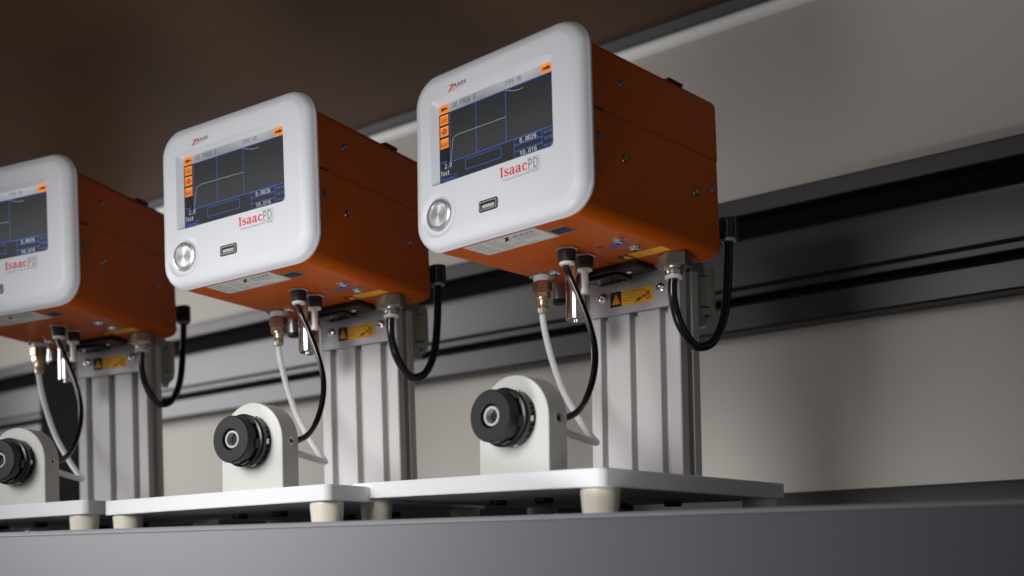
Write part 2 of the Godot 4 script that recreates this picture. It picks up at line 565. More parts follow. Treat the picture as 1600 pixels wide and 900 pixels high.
func make_bezel() -> Geo:
	var g := Geo.new()
	var opening := round_rect(-53.4, 223.4, 50.2, 283.4, 2.4, 4)
	var pts := PackedVector2Array()
	for e in RIM:
		var c := contour(e[0], 9)
		var N := c.size()
		for i in N:
			pts.append(c[i])
			var nx := c[(i + 1) % N]
			var steps := int(c[i].distance_to(nx) / 7.0)
			for s in steps:
				pts.append(c[i].lerp(nx, float(s + 1) / (steps + 1)))
	for i in opening.size():
		var a := opening[i]
		var b := opening[(i + 1) % opening.size()]
		var steps := int(a.distance_to(b) / 3.0)
		for s in steps + 1:
			pts.append(a.lerp(b, float(s) / (steps + 1)))
	for r in [11.0, 12.6, 13.4, 14.2, 15.0, 15.7, 16.3]:
		for k in 48:
			var p: Vector2 = DISH + Vector2(cos(TAU * (k + 0.13) / 48), sin(TAU * (k + 0.13) / 48)) * r
			if inset_at(p) > 0.5:
				pts.append(p)
	var y := BY0 + 14.0
	while y < BY1 - 12.0:
		var x := BX0 + 14.0
		while x < BX1 - 12.0:
			var p := Vector2(x + 0.37 * sin(y), y + 0.31 * cos(x))
			if inset_at(p) > 13.0 and p.distance_to(DISH) > 17.5 and not Geometry2D.is_point_in_polygon(p, opening):
				pts.append(p)
			x += 6.0
		y += 6.0
	var ix := Geometry2D.triangulate_delaunay(pts)
	var inner := round_rect(-53.3, 223.5, 50.1, 283.3, 2.4, 4)
	for i in range(0, ix.size(), 3):
		var a := pts[ix[i]]
		var b := pts[ix[i + 1]]
		var c := pts[ix[i + 2]]
		if Geometry2D.is_point_in_polygon((a + b + c) / 3.0, inner) or absf((b - a).cross(c - a)) < 1e-4:
			continue
		g.tri(Vector3(a.x, a.y, bezel_z(a)), Vector3(b.x, b.y, bezel_z(b)), Vector3(c.x, c.y, bezel_z(c)), bezel_n(a), bezel_n(b), bezel_n(c))
	# side wall, rounded back edge, back
	var back := [[0.0, -8.4, 0.0], [0.0, -9.8, 0.0], [0.5, -10.8, -0.5], [1.6, -11.4, -0.9], [9.0, -11.4, -1.0]]
	for j in back.size() - 1:
		var A := contour(back[j][0], 9)
		var B := contour(back[j + 1][0], 9)
		for i in A.size():
			var k := (i + 1) % A.size()
			var q := []
			for e in [[A, i, j], [A, k, j], [B, k, j + 1], [B, i, j + 1]]:
				var pp: Vector2 = e[0][e[1]]
				var c: Vector2 = pp.clamp(Vector2(BX0 + 21, BY0 + 21), Vector2(BX1 - 21, BY1 - 21))
				var o := (pp - c).normalized()
				var s: float = back[e[2]][2]
				q.append([Vector3(pp.x, pp.y, back[e[2]][1]), Vector3(o.x * sqrt(1.0 - s * s), o.y * sqrt(1.0 - s * s), s)])
			g.quad(q[0][0], q[1][0], q[2][0], q[3][0], q[0][1], q[1][1], q[2][1], q[3][1])
	return g


# a sheet-metal shell: outlines in x-z stacked over y, with an inset at each level
func stack(g: Geo, x0: float, x1: float, z0: float, z1: float, rc: float, levels: Array, cap_low: bool, cap_high: bool) -> void:
	var rows := []
	for e in levels:
		var y: float = e[0]
		var s: float = e[1]
		# the front (z1) is not drawn in: it stands inside the bezel
		rows.append([round_rect(x0 + s, z0 + s, x1 - s, z1, maxf(rc, 0.3), 4), y, e[2]])
	for j in rows.size() - 1:
		var A: PackedVector2Array = rows[j][0]
		var B: PackedVector2Array = rows[j + 1][0]
		for i in A.size():
			var k := (i + 1) % A.size()
			var q := []
			for e in [[A, i, j], [A, k, j], [B, k, j + 1], [B, i, j + 1]]:
				var pp: Vector2 = e[0][e[1]]
				var s: float = levels[e[2]][1]
				var c: Vector2 = pp.clamp(Vector2(x0 + s + rc, z0 + s + rc), Vector2(x1 - s - rc, z1 - rc))
				var o := (pp - c).normalized()
				var t: float = levels[e[2]][2]
				q.append([Vector3(pp.x, levels[e[2]][0], pp.y), Vector3(o.x * sqrt(1.0 - t * t), t, o.y * sqrt(1.0 - t * t))])
			g.quad(q[0][0], q[1][0], q[2][0], q[3][0], q[0][1], q[1][1], q[2][1], q[3][1])
	for e in [[0, -1.0, cap_low], [rows.size() - 1, 1.0, cap_high]]:
		if e[2]:
			var A: PackedVector2Array = rows[e[0]][0]
			var y: float = rows[e[0]][1]
			var ix := Geometry2D.triangulate_polygon(A)
			var nn := Vector3(0, e[1], 0)
			for i in range(0, ix.size(), 3):
				g.tri(Vector3(A[ix[i]].x, y, A[ix[i]].y), Vector3(A[ix[i + 1]].x, y, A[ix[i + 1]].y), Vector3(A[ix[i + 2]].x, y, A[ix[i + 2]].y), nn, nn, nn)


func hexnut(g: Geo, af: float, y0: float, y1: float, x: Transform3D) -> void:
	var r := af / sqrt(3.0)
	g.lathe([Vector2(0, y0), Vector2(r - 0.8, y0), Vector2(r, y0 + 0.6), Vector2(r, y1 - 0.6), Vector2(r - 0.8, y1), Vector2(0, y1)], 6, x * Transform3D(Basis(Vector3.UP, 0.35), Vector3.ZERO), true)


func pan_screw(called: String, x: Transform3D, r: float, m: Material, parent: Node3D, head := true) -> void:
	var g := Geo.new()
	g.lathe([Vector2(r * 1.18, 0), Vector2(r * 1.18, 0.8), Vector2(r, 0.8), Vector2(r, r * 0.35), Vector2(r * 0.92, r * 0.55), Vector2(r * 0.72, r * 0.72), Vector2(r * 0.42, r * 0.8), Vector2(r * 0.42, r * 0.2), Vector2(0, r * 0.2)], 20, x)
	part(called, g, m, parent, head)


# ---------------------------------------------------------------- one leak tester
func make_tester() -> Node3D:
	var u := Node3D.new()
	u.name = "leak_tester"
	add_child(u, true)
	var g: Geo

	# --- stand: base plate on rubber feet
	g = Geo.new()
	for e in [[0.0, 25.4, 24.8, 0.6, 0.0], [0.0, 24.8, 15.2, 0.0, 0.0], [0.0, 15.2, 14.6, 0.0, 0.6]]:
		var A := round_rect(PX0 + e[3], PZ0 + e[3], PX1 - e[3], PZ1 - e[3], 5.0, 5)
		var B := round_rect(PX0 + e[4], PZ0 + e[4], PX1 - e[4], PZ1 - e[4], 5.0, 5)
		for i in A.size():
			var k := (i + 1) % A.size()
			var nn := []
			for p: Vector2 in [A[i], A[k]]:
				var c: Vector2 = p.clamp(Vector2(PX0 + 6, PZ0 + 6), Vector2(PX1 - 6, PZ1 - 6))
				var o := (p - c).normalized()
				nn.append(Vector3(o.x, 0.7 if e[3] > 0.0 else (-0.7 if e[4] > 0.0 else 0.0), o.y).normalized())
			g.quad(Vector3(A[i].x, e[1], A[i].y), Vector3(A[k].x, e[1], A[k].y), Vector3(B[k].x, e[2], B[k].y), Vector3(B[i].x, e[2], B[i].y), nn[0], nn[1], nn[1], nn[0])
		if e[3] > 0.0 or e[4] > 0.0:
			var C := A if e[3] > 0.0 else B
			var yy: float = e[1] if e[3] > 0.0 else e[2]
			var nn := Vector3(0, 1.0 if e[3] > 0.0 else -1.0, 0)
			var ix := Geometry2D.triangulate_polygon(C)
			for i in range(0, ix.size(), 3):
				g.tri(Vector3(C[ix[i]].x, yy, C[ix[i]].y), Vector3(C[ix[i + 1]].x, yy, C[ix[i + 1]].y), Vector3(C[ix[i + 2]].x, yy, C[ix[i + 2]].y), nn, nn, nn)
	part("base_plate", g, M.plate, u)
	for x in [-102.2, 84.5]:
		for z in [4.7, -177.0]:
			g = Geo.new()
			var ft := Transform3D(Basis.IDENTITY, Vector3(x, 0, z))
			g.lathe([Vector2(0, -5), Vector2(9.6, -5), Vector2(10.0, -4.6), Vector2(11.5, 12.8), Vector2(11.3, 14.6), Vector2(0, 14.6)], 32, ft)
			part("rubber_foot", g, M.foot, u)
	for e in [[-52.6, -65.8], [-8.0, -60.7], [-20.0, -166.0], [24.0, -166.0]]:
		g = Geo.new()
		g.lathe([Vector2(6.2, -0.1), Vector2(6.2, 2.6), Vector2(5.6, 3.4), Vector2(2.8, 3.4), Vector2(2.6, 1.0), Vector2(0, 1.0)], 20, down(e[0], e[1], 14.6))
		part("plate_bolt", g, M.black, u)

	# --- slotted aluminium column, three slots wide
	g = Geo.new()
	var cx0 := -35.9
	var cx1 := 40.3
	var cz0 := -154.2
	var cz1 := -179.6
	var pf := PackedVector2Array()
	# outline seen from above: front edge left to right, right side, back, left side
	var edges := [[Vector2(cx0, cz0), Vector2(cx1, cz0), Vector2(0, -1), [12.7, 38.1, 63.5]], [Vector2(cx1, cz0), Vector2(cx1, cz1), Vector2(-1, 0), [12.7]], [Vector2(cx1, cz1), Vector2(cx0, cz1), Vector2(0, 1), [12.7, 38.1, 63.5]], [Vector2(cx0, cz1), Vector2(cx0, cz0), Vector2(1, 0), [12.7]]]
	for e in edges:
		var a: Vector2 = e[0]
		var d: Vector2 = (e[1] - e[0]).normalized()
		var nn: Vector2 = e[2]
		pf.append(a + d * 0.7)
		for s: float in e[3]:
			pf.append_array([a + d * (s - 3.9), a + d * (s - 3.4) + nn * 0.5, a + d * (s - 3.4) + nn * 7.2, a + d * (s - 1.6) + nn * 8.0])
			pf.append_array([a + d * (s + 1.6) + nn * 8.0, a + d * (s + 3.4) + nn * 7.2, a + d * (s + 3.4) + nn * 0.5, a + d * (s + 3.9)])
		pf.append((e[1] as Vector2) - d * 0.7)
	# prism axis z -> +y
	g.prism(pf, 25.4, 179.0, Transform3D(Basis(Vector3(1, 0, 0), Vector3(0, 0, 1), Vector3(0, 1, 0)), Vector3.ZERO), 0.9)
	part("column", g, M.alu, u)
	g = Geo.new()
	g.box(Vector3(-33.2, 152.4, -154.15), Vector3(37.4, 180.0, -150.0), 0.5)
	var br := part("mounting_bracket", g, M.alu_plate, u)
	for x in [-21.0, 28.4]:
		g = Geo.new()
		g.lathe([Vector2(3.7, 0), Vector2(3.7, 1.1), Vector2(3.3, 1.7), Vector2(2.4, 2.3), Vector2(1.5, 2.5), Vector2(1.5, 0.9), Vector2(0, 0.9)], 20, front(x, 166.0, -150.0))
		part("bracket_screw", g, M.chrome, br)
	g = Geo.new()
	g.sheet(Vector3(-14.5, 169.1, -150.0), Vector3(36.2, 0, 0), Vector3(0, -11.2, 0))
	part("warning_label", g, M.warning, br)

	# --- fixture: arched block and black sealing connector
	g = Geo.new()
	var arch := PackedVector2Array()
	var bx := 31.3
	arch.append(Vector2(bx + 26.95, 25.4))
	for i in 25:
		var a := PI * i / 24.0
		arch.append(Vector2(bx + 26.95 * cos(a), 58.0 + 26.95 * sin(a)))
	arch.append(Vector2(bx - 26.95, 25.4))
	var inn := PackedVector2Array()
	for p in arch:
		var q := (p - Vector2(bx, 58.0))
		inn.append(p - Vector2(signf(q.x) if p.y < 58.0 else q.normalized().x, 0.0 if p.y < 58.0 else q.normalized().y) * 0.5)
	g.prism(arch, 0.6, 17.6)
	# bevelled front edge
	for i in arch.size() - 1:
		var nn := (Vector3(arch[i].x - bx, maxf(arch[i].y - 58.0, 0), 0).normalized() + Vector3.BACK).normalized()
		g.flat(Vector3(arch[i].x, arch[i].y, 17.6), Vector3(arch[i + 1].x, arch[i + 1].y, 17.6), Vector3(inn[i + 1].x, inn[i + 1].y, 18.1), Vector3(inn[i].x, inn[i].y, 18.1), nn)
	var ixx := Geometry2D.triangulate_polygon(inn)
	for i in range(0, ixx.size(), 3):
		g.tri(Vector3(inn[ixx[i]].x, inn[ixx[i]].y, 18.1), Vector3(inn[ixx[i + 1]].x, inn[ixx[i + 1]].y, 18.1), Vector3(inn[ixx[i + 2]].x, inn[ixx[i + 2]].y, 18.1), Vector3.BACK, Vector3.BACK, Vector3.BACK)
	var blk := part("fixture_block", g, M.block, u)
	g = Geo.new()
	g.lathe([Vector2(2.7, 0), Vector2(2.7, 0.3), Vector2(2.0, 0.35), Vector2(1.5, 0.1), Vector2(0, 0.1)], 20, rightward(58.25, 57.5, 8.4))
	part("set_screw", g, M.chrome, blk)
	g = Geo.new()
	g.lathe([Vector2(0, 0.12), Vector2(1.5, 0.12)], 12, rightward(58.25, 57.5, 8.4))
	part("screw_socket", g, M.black, blk)
	g = Geo.new()
	var nf := front(31.3, 58.4, 17.3)
	# body, lip, neck, face disc with a bore
	g.lathe([Vector2(17.7, 0.5), Vector2(17.7, 7.9), Vector2(17.4, 8.3), Vector2(16.7, 8.4), Vector2(16.7, 9.2), Vector2(17.8, 9.5), Vector2(18.1, 10.2), Vector2(17.8, 11.0), Vector2(16.5, 11.4), Vector2(14.9, 11.6), Vector2(14.9, 13.2), Vector2(15.4, 13.6)], 56, nf)
	var con := part("sealing_connector", g, M.anodised, u)
	g = Geo.new()
	g.lathe([Vector2(14.9, 13.2), Vector2(15.6, 13.7), Vector2(15.9, 14.2), Vector2(15.9, 21.4), Vector2(15.2, 22.2), Vector2(7.6, 22.3), Vector2(7.2, 21.9), Vector2(7.2, 16.0), Vector2(0, 16.0)], 56, nf)
	part("seal_disc", g, M.rubber, con)
	g = Geo.new()
	g.lathe([Vector2(4.4, 16.05), Vector2(4.4, 20.4), Vector2(4.8, 20.9), Vector2(5.7, 20.9), Vector2(6.1, 20.4), Vector2(6.1, 16.05)], 32, nf)
	part("bore_ring", g, M.ring, con)
	# small screws round the body
	for e in [-5.0, 62.0, 118.0, -72.0]:
		g = Geo.new()
		var sa := deg_to_rad(e)
		var sdir := Vector3(cos(sa), sin(sa), 0)
		var sx := Transform3D(Basis(sdir.cross(Vector3.BACK), sdir, Vector3.BACK), Vector3(31.3, 58.4, 22.3) + sdir * 17.4)
		g.lathe([Vector2(1.7, 0), Vector2(1.7, 0.7), Vector2(1.2, 0.8), Vector2(0.8, 0.4), Vector2(0, 0.4)], 16, sx)
		part("lock_screw", g, M.chrome, con)
	# clamping lugs between the disc and the lip
	g = Geo.new()
	for k in 6:
		var la := TAU * (k + 0.3) / 6.0
		g.box(Vector3(-3.2, 14.6, 11.2), Vector3(3.2, 16.9, 15.6), 0.5, Transform3D(Basis(Vector3.BACK, la), Vector3(31.3, 58.4, 17.3)))
	part("clamp_lugs", g, M.anodised, con)
	# lettering round the body's back rim
	g = Geo.new()
	var flat_g := Geo.new()
	letters(flat_g, "FasTest", "Droid Sans Bold", Vector3.ZERO, 23.0, 3.8, 0.25)
	for i in flat_g.v.size():
		var p := flat_g.v[i]
		var a := deg_to_rad(-44.0) + p.x / 18.3
		g.v.append(Vector3(31.3 + 17.78 * cos(a), 58.4 + 17.78 * sin(a), 18.4 + 3.9 - p.y))
		g.n.append(Vector3(cos(a), sin(a), 0))
		g.uv.append(Vector2.ZERO)
	part("maker_lettering", g, M.silver_print, con)

	# --- head: housing in two folded shells
	g = Geo.new()
	stack(g, -60.0, 64.4, -169.0, -9.0, 2.5, [[178.9, 9.0, -1.0], [179.3, 6.4, -0.95], [180.1, 4.2, -0.82], [181.6, 2.2, -0.62], [183.5, 0.9, -0.38], [185.7, 0.2, -0.18], [188.0, 0.0, 0.0], [250.2, 0.0, 0.0]], true, false)
	var tray := part("housing_tray", g, M.orange, u, true)
	g = Geo.new()
	stack(g, -60.3, 64.8, -169.3, -9.0, 2.5, [[250.5, 0.8, 0.0], [250.55, 0.0, 0.0], [288.5, 0.0, 0.0], [291.0, 0.4, 0.3], [293.0, 1.7, 0.65], [294.2, 3.6, 0.9], [294.6, 6.0, 1.0]], false, true)
	var cover := part("housing_cover", g, M.orange, u, true)
	g = Geo.new()
	g.box(Vector3(63.9, 250.0, -33.0), Vector3(64.95, 251.3, -18.0), 0.1)
	g.box(Vector3(63.9, 250.0, -33.2), Vector3(64.95, 253.6, -32.4), 0.1)
	part("seam_notch", g, M.black, cover)
	g = Geo.new()
	g.box(Vector3(44.0, 294.0, -131.0), Vector3(63.0, 297.2, -113.0), 1.2)
	part("rubber_bumper", g, M.black, cover)
	for e in [[-53.9, 273.9, true], [-28.0, 233.0, false], [-55.1, 224.4, false], [-138.7, 221.3, false], [-162.0, 228.0, false]]:
		for side in [1.0, -1.0]:
			g = Geo.new()
			var xs := (64.8 if e[2] else 64.4) if side > 0.0 else (-60.3 if e[2] else -60.0)
			var tr := Transform3D(Basis(Vector3(0, -side, 0), Vector3(side, 0, 0), Vector3(0, 0, 1)), Vector3(xs, e[1], e[0]))
			g.lathe([Vector2(2.9, 0), Vector2(2.8, 0.25), Vector2(2.1, 0.45), Vector2(1.3, 0.45), Vector2(1.15, 0.05), Vector2(0, 0.05)], 18, tr)
			part("side_screw", g, M.dark_steel, cover if e[2] else tray)

	# --- bezel with its display
	var bez := part("front_bezel", make_bezel(), M.bezel, u, true)
	g = Geo.new()
	var ro := round_rect(-53.4, 223.4, 50.2, 283.4, 2.4, 4)
	var ri := round_rect(-49.0, 224.8, 47.2, 280.2, 1.6, 4)
	for i in ro.size():
		var k := (i + 1) % ro.size()
		var a := Vector3(ro[i].x, ro[i].y, 0.0)
		var b := Vector3(ro[k].x, ro[k].y, 0.0)
		var c := Vector3(ri[k].x, ri[k].y, -4.2)
		var d := Vector3(ri[i].x, ri[i].y, -4.2)
		var nn := (b - a).cross(d - a).normalized()
		if nn.length() < 0.5:
			nn = (c - b).cross(d - a).normalized()
		if nn.z < 0.0:
			nn = -nn
		g.flat(a, b, c, d, nn)
	part("display_recess", g, M.recess, bez)
	g = Geo.new()
	g.sheet(Vector3(-49.6, 280.8, -4.5), Vector3(97.4, 0, 0), Vector3(0, -56.4, 0), 0.4)
	part("display_screen", g, M.screen, bez)
	# power button
	g = Geo.new()
	var bt := front(-47.2, 202.6, -1.5)
	g.lathe([Vector2(11.1, 0), Vector2(11.1, 1.2), Vector2(10.6, 1.9), Vector2(9.0, 2.4), Vector2(8.4, 2.4), Vector2(8.2, 1.4)], 56, bt)
	var pb := part("power_button", g, M.button_ring, bez)
	g = Geo.new()
	g.lathe([Vector2(8.2, 1.4), Vector2(7.9, 1.9), Vector2(7.2, 2.0), Vector2(7.0, 1.7), Vector2(6.8, 2.0), Vector2(0.05, 2.15)], 64, bt)
	part("button_cap", g, M.brushed, pb)
	# usb socket
	g = Geo.new()
	for e in [[round_rect(-11.2, 194.9, 5.0, 202.8, 1.7, 4), round_rect(-10.2, 195.9, 4.0, 201.8, 1.0, 4)]]:
		var A: PackedVector2Array = e[0]
		var B: PackedVector2Array = e[1]
		for i in A.size():
			var k := (i + 1) % A.size()
			g.flat(Vector3(A[i].x, A[i].y, 0.05), Vector3(A[k].x, A[k].y, 0.05), Vector3(B[k].x, B[k].y, 0.05), Vector3(B[i].x, B[i].y, 0.05), Vector3.BACK)
	g.box(Vector3(-10.4, 195.7, 0.0), Vector3(4.2, 202.0, 0.04), 0.0)
	var usb := part("usb_port", g, M.black, bez)
	g = Geo.new()
	var A0 := round_rect(-10.2, 195.9, 4.0, 201.8, 1.0, 4)
	var B0 := round_rect(-9.5, 196.6, 3.3, 201.1, 0.6, 4)
	for i in A0.size():
		var k := (i + 1) % A0.size()
		g.flat(Vector3(A0[i].x, A0[i].y, 0.5), Vector3(A0[k].x, A0[k].y, 0.5), Vector3(B0[k].x, B0[k].y, 0.5), Vector3(B0[i].x, B0[i].y, 0.5), Vector3.BACK)
		g.flat(Vector3(A0[i].x, A0[i].y, 0.5), Vector3(A0[k].x, A0[k].y, 0.5), Vector3(A0[k].x, A0[k].y, 0.0), Vector3(A0[i].x, A0[i].y, 0.0), Vector3(A0[i].x + 3.05, A0[i].y - 198.85, 0).normalized())
	part("socket_shell", g, M.shell, usb)
	g = Geo.new()
	g.box(Vector3(-8.2, 197.3, 0.0), Vector3(2.2, 199.5, 0.45), 0.1)
	part("socket_tongue", g, M.tongue, usb)
	# maker's mark above the display: a red slashed Z and black capitals
	g = Geo.new()
	fill(g, [Vector2(-37.4, 289.9), Vector2(-30.8, 290.2), Vector2(-34.6, 286.3), Vector2(-32.2, 286.5), Vector2(-37.2, 284.9), Vector2(-33.6, 289.2)], 0.08)
	fill(g, [Vector2(-34.2, 286.0), Vector2(-20.8, 287.2), Vector2(-32.0, 285.7)], 0.08)
	part("red_logo_mark", g, M.red_print, bez)
	g = Geo.new()
	letters(g, "AXIS", "Droid Sans Bold", Vector3(-32.4, 287.2, 0.1), 11.4, 2.3, 0.35)
	part("logo_lettering", g, M.black_print, bez)
	g = Geo.new()
	letters(g, "Isaac", "Droid Serif Bold", Vector3(7.2, 213.6, 0.1), 22.0, 6.6)
	part("model_lettering", g, M.red_print, bez)
	g = Geo.new()
	letters(g, "PD", "Droid Sans", Vector3(30.4, 213.6, 0.1), 7.6, 6.3)
	for e in [[29.5, 212.8, 39.4, 213.05], [29.5, 220.4, 39.4, 220.65], [39.15, 212.8, 39.4, 220.6]]:
		fill(g, [Vector2(e[0], e[1]), Vector2(e[2], e[1]), Vector2(e[2], e[3]), Vector2(e[0], e[3])], 0.09)
	letters(g, "Pressure Decay Leak Tester", "Droid Sans", Vector3(9.0, 210.4, 0.1), 30.0, 2.0, 0.2)
	part("caption_lettering", g, M.grey_print, bez)

	# --- fittings under the head
	g = Geo.new()
	g.sheet(Vector3(-34.8, YB, -36.0), Vector3(60.4, 0, 0), Vector3(0, 0, 26.2), 0.1)
	# read from below with the top edge at the back: flip so that the face looks down
	g = Geo.new()
	g.sheet(Vector3(-34.8, YB, -10.2), Vector3(60.4, 0, 0), Vector3(0, 0, -26.2), 0.1)
	part("rating_label", g, M.rating, tray)
	g = Geo.new()
	for e in [[27.2, -20.4, 41.4, -21.6], [27.2, -33.0, 41.4, -34.2], [27.2, -21.6, 28.6, -33.0], [40.0, -21.6, 41.4, -33.0]]:
		g.box(Vector3(minf(e[0], e[2]), YB - 0.5, minf(e[1], e[3])), Vector3(maxf(e[0], e[2]), YB + 0.1, maxf(e[1], e[3])), 0.15)
	var eth := part("ethernet_port", g, M.steel, tray)
	g = Geo.new()
	g.box(Vector3(28.6, YB - 0.2, -33.0), Vector3(40.0, YB + 0.1, -21.6), 0.0)
	part("port_opening", g, M.black, eth)
	g = Geo.new()
	for i in 8:
		g.box(Vector3(30.0 + i * 1.1, YB - 0.3, -31.0), Vector3(30.5 + i * 1.1, YB - 0.1, -26.0), 0.0)
	part("port_contacts", g, M.blue_print, eth)
	# two push-in glands, one with the black tube, one with a white plug
	for e in [[10.9, -63.0], [8.6, -86.0]]:
		g = Geo.new()
		hexnut(g, 13.5, -0.1, 1.6, down(e[0], e[1]))
		var gl := part("tube_gland", g, M.steel, tray)
		g = Geo.new()
		g.lathe([Vector2(6.0, 1.6), Vector2(6.2, 2.4), Vector2(5.9, 7.6), Vector2(5.3, 9.6), Vector2(0, 9.6)], 28, down(e[0], e[1]))
		part("gland_body", g, M.black, gl)
		g = Geo.new()
		g.lathe([Vector2(0, 9.5), Vector2(4.9, 9.5), Vector2(5.1, 10.0), Vector2(5.1, 11.0), Vector2(4.7, 11.5), Vector2(0, 11.5)], 28, down(e[0], e[1]))
		part("release_ring", g, M.white_plastic, gl)
	g = Geo.new()
	g.lathe([Vector2(2.4, 11.4), Vector2(2.4, 23.2), Vector2(3.0, 23.6), Vector2(3.1, 26.6), Vector2(2.7, 27.2), Vector2(0, 27.2)], 20, down(8.6, -86.0))
	part("tube_plug", g, M.white_plastic, u, true)
	# brass push fitting with washers
	g = Geo.new()
	g.lathe([Vector2(0, -0.1), Vector2(9.2, -0.1), Vector2(9.4, 1.0), Vector2(0, 1.0)], 32, down(-44.6, -107.0))
	var br2 := part("brass_fitting", g, M.steel, tray)
	g = Geo.new()
	g.lathe([Vector2(6.4, 1.0), Vector2(6.4, 4.2), Vector2(6.0, 4.6), Vector2(0, 4.6)], 28, down(-44.6, -107.0))
	part("seal_washer", g, M.white_plastic, br2)
	g = Geo.new()
	hexnut(g, 12.6, 4.6, 12.6, down(-44.6, -107.0))
	part("hex_body", g, M.copper, br2)
	g = Geo.new()
	hexnut(g, 10.6, 12.6, 17.0, down(-44.6, -107.0))
	g.lathe([Vector2(5.9, 17.0), Vector2(5.9, 18.2), Vector2(3.7, 18.2), Vector2(3.7, 22.0), Vector2(4.1, 22.4), Vector2(3.7, 23.0), Vector2(4.1, 25.0), Vector2(3.5, 28.0), Vector2(0, 28.0)], 24, down(-44.6, -107.0))
	part("hose_nut", g, M.brass, br2)
	pan_screw("chassis_screw", down(-30.4, -104.0), 4.0, M.chrome, tray, false)
	pan_screw("chassis_screw", down(46.7, -70.5), 4.0, M.chrome, tray, false)
	pan_screw("chassis_screw", down(45.1, -92.5), 4.0, M.chrome, tray, false)
	g = Geo.new()
	g.lathe([Vector2(0, -0.1), Vector2(8.4, -0.1), Vector2(8.4, 37.2), Vector2(8.0, 37.8), Vector2(3.4, 37.8), Vector2(3.2, 39.6), Vector2(0, 39.6)], 36, down(-15.2, -109.0))
	part("silencer_cylinder", g, M.polished, tray)
	g = Geo.new()
	g.lathe([Vector2(0, -0.1), Vector2(5.2, -0.1), Vector2(5.2, 4.0), Vector2(5.8, 4.0), Vector2(5.8, 11.8), Vector2(0, 11.8)], 28, down(-52.5, -138.0))
	var m12 := part("round_connector", g, M.steel, tray)
	g = Geo.new()
	g.lathe([Vector2(5.5, 11.8), Vector2(5.5, 14.2), Vector2(4.6, 15.0), Vector2(0, 15.0)], 24, down(-52.5, -138.0))
	part("dust_cap", g, M.black, m12)
	g = Geo.new()
	var ov := PackedVector2Array()
	for i in 24:
		ov.append(Vector2(38.0 + 8.0 * cos(TAU * i / 24), -84.0 + 4.2 * sin(TAU * i / 24)))
	g.prism(ov, -YB, -YB + 0.1, Transform3D(Basis(Vector3(1, 0, 0), Vector3(0, 0, 1), Vector3(0, -1, 0)), Vector3.ZERO))
	part("oval_sticker", g, M.purple, tray)
	g = Geo.new()
	g.sheet(Vector3(20.5, YB, -106.0), Vector3(36.0, 0, 0), Vector3(0, 0, -12.6), 0.1)
	part("yellow_label", g, M.strip, tray)
	g = Geo.new()
	g.box(Vector3(25.0, YB - 0.08, -78.6), Vector3(30.0, YB + 0.1, -76.6), 0.0)
	part("vent_slot", g, M.black, tray)
	# power inlet
	g = Geo.new()
	g.box(Vector3(-27.0, YB - 5.0, -144.0), Vector3(27.0, YB + 0.1, -120.5), 1.2)
	var inlet := part("power_inlet", g, M.black, tray)
	g = Geo.new()
	g.box(Vector3(-20.0, YB - 7.4, -143.0), Vector3(9.0, YB - 4.9, -123.5), 0.8)
	g.box(Vector3(-16.0, YB - 8.2, -141.0), Vector3(5.0, YB - 7.3, -138.0), 0.3)
	part("inlet_socket", g, M.black_gloss, inlet)
	g = Geo.new()
	g.lathe([Vector2(2.3, 0), Vector2(2.3, 0.6), Vector2(1.2, 1.2), Vector2(0, 1.2)], 14, down(14.5, -130.0, YB - 5.0))
	part("inlet_screw", g, M.chrome, inlet)
	# large cable gland with the looped hose
	g = Geo.new()
	hexnut(g, 20.5, -0.1, 9.4, down(50.0, -131.0))
	var cg := part("hose_gland", g, M.nickel, tray)
	g = Geo.new()
	g.lathe([Vector2(8.4, 9.4), Vector2(8.0, 10.4), Vector2(6.0, 11.6), Vector2(5.6, 13.6), Vector2(5.6, 14.8), Vector2(0, 14.8)], 32, down(49.9, -131.0))
	part("gland_dome", g, M.nickel, cg)
	g = Geo.new()
	g.lathe([Vector2(0, 14.6), Vector2(5.9, 14.6), Vector2(6.1, 15.0), Vector2(6.1, 16.6), Vector2(5.7, 17.0), Vector2(0, 17.0)], 28, down(49.5, -131.0))
	part("release_ring", g, M.white_plastic, cg)
	g = Geo.new()
	g.tube([Vector3(49.5, 164.0, -131), Vector3(48.4, 158.0, -131), Vector3(48.0, 147.0, -132), Vector3(48.4, 132.2, -138), Vector3(50.7, 120.2, -148), Vector3(54.2, 117.4, -156), Vector3(58.6, 122.6, -165), Vector3(61.2, 139.0, -174), Vector3(62.0, 166.0, -180), Vector3(62.4, 198.0, -183)], 3.1, 16, 8)
	part("looped_hose", g, M.hose, u, true)
	g = Geo.new()
	var kn := PackedVector2Array()
	for i in 72:
		var r := 6.3 + 0.55 * (1.0 if (i / 3) % 2 == 0 else -0.2)
		kn.append(Vector2(62.4 + r * cos(TAU * i / 72), -183.0 + r * sin(TAU * i / 72)))
	g.prism(kn, -212.0, -197.5, Transform3D(Basis(Vector3(1, 0, 0), Vector3(0, 0, 1), Vector3(0, -1, 0)), Vector3.ZERO), 0.99)
	g.box(Vector3(56.0, 201.0, -183.0), Vector3(64.0, 209.0, -168.5), 1.0)
	var el := part("hose_elbow", g, M.black, u, true)
	g = Geo.new()
	g.lathe([Vector2(0, 0), Vector2(5.4, 0), Vector2(5.6, 0.5), Vector2(5.6, 1.8), Vector2(5.2, 2.2), Vector2(0, 2.2)], 24, down(62.4, -183.0, 197.6))
	part("release_ring", g, M.grey_plastic, el)
	# filter bowl behind the column
	g = Geo.new()
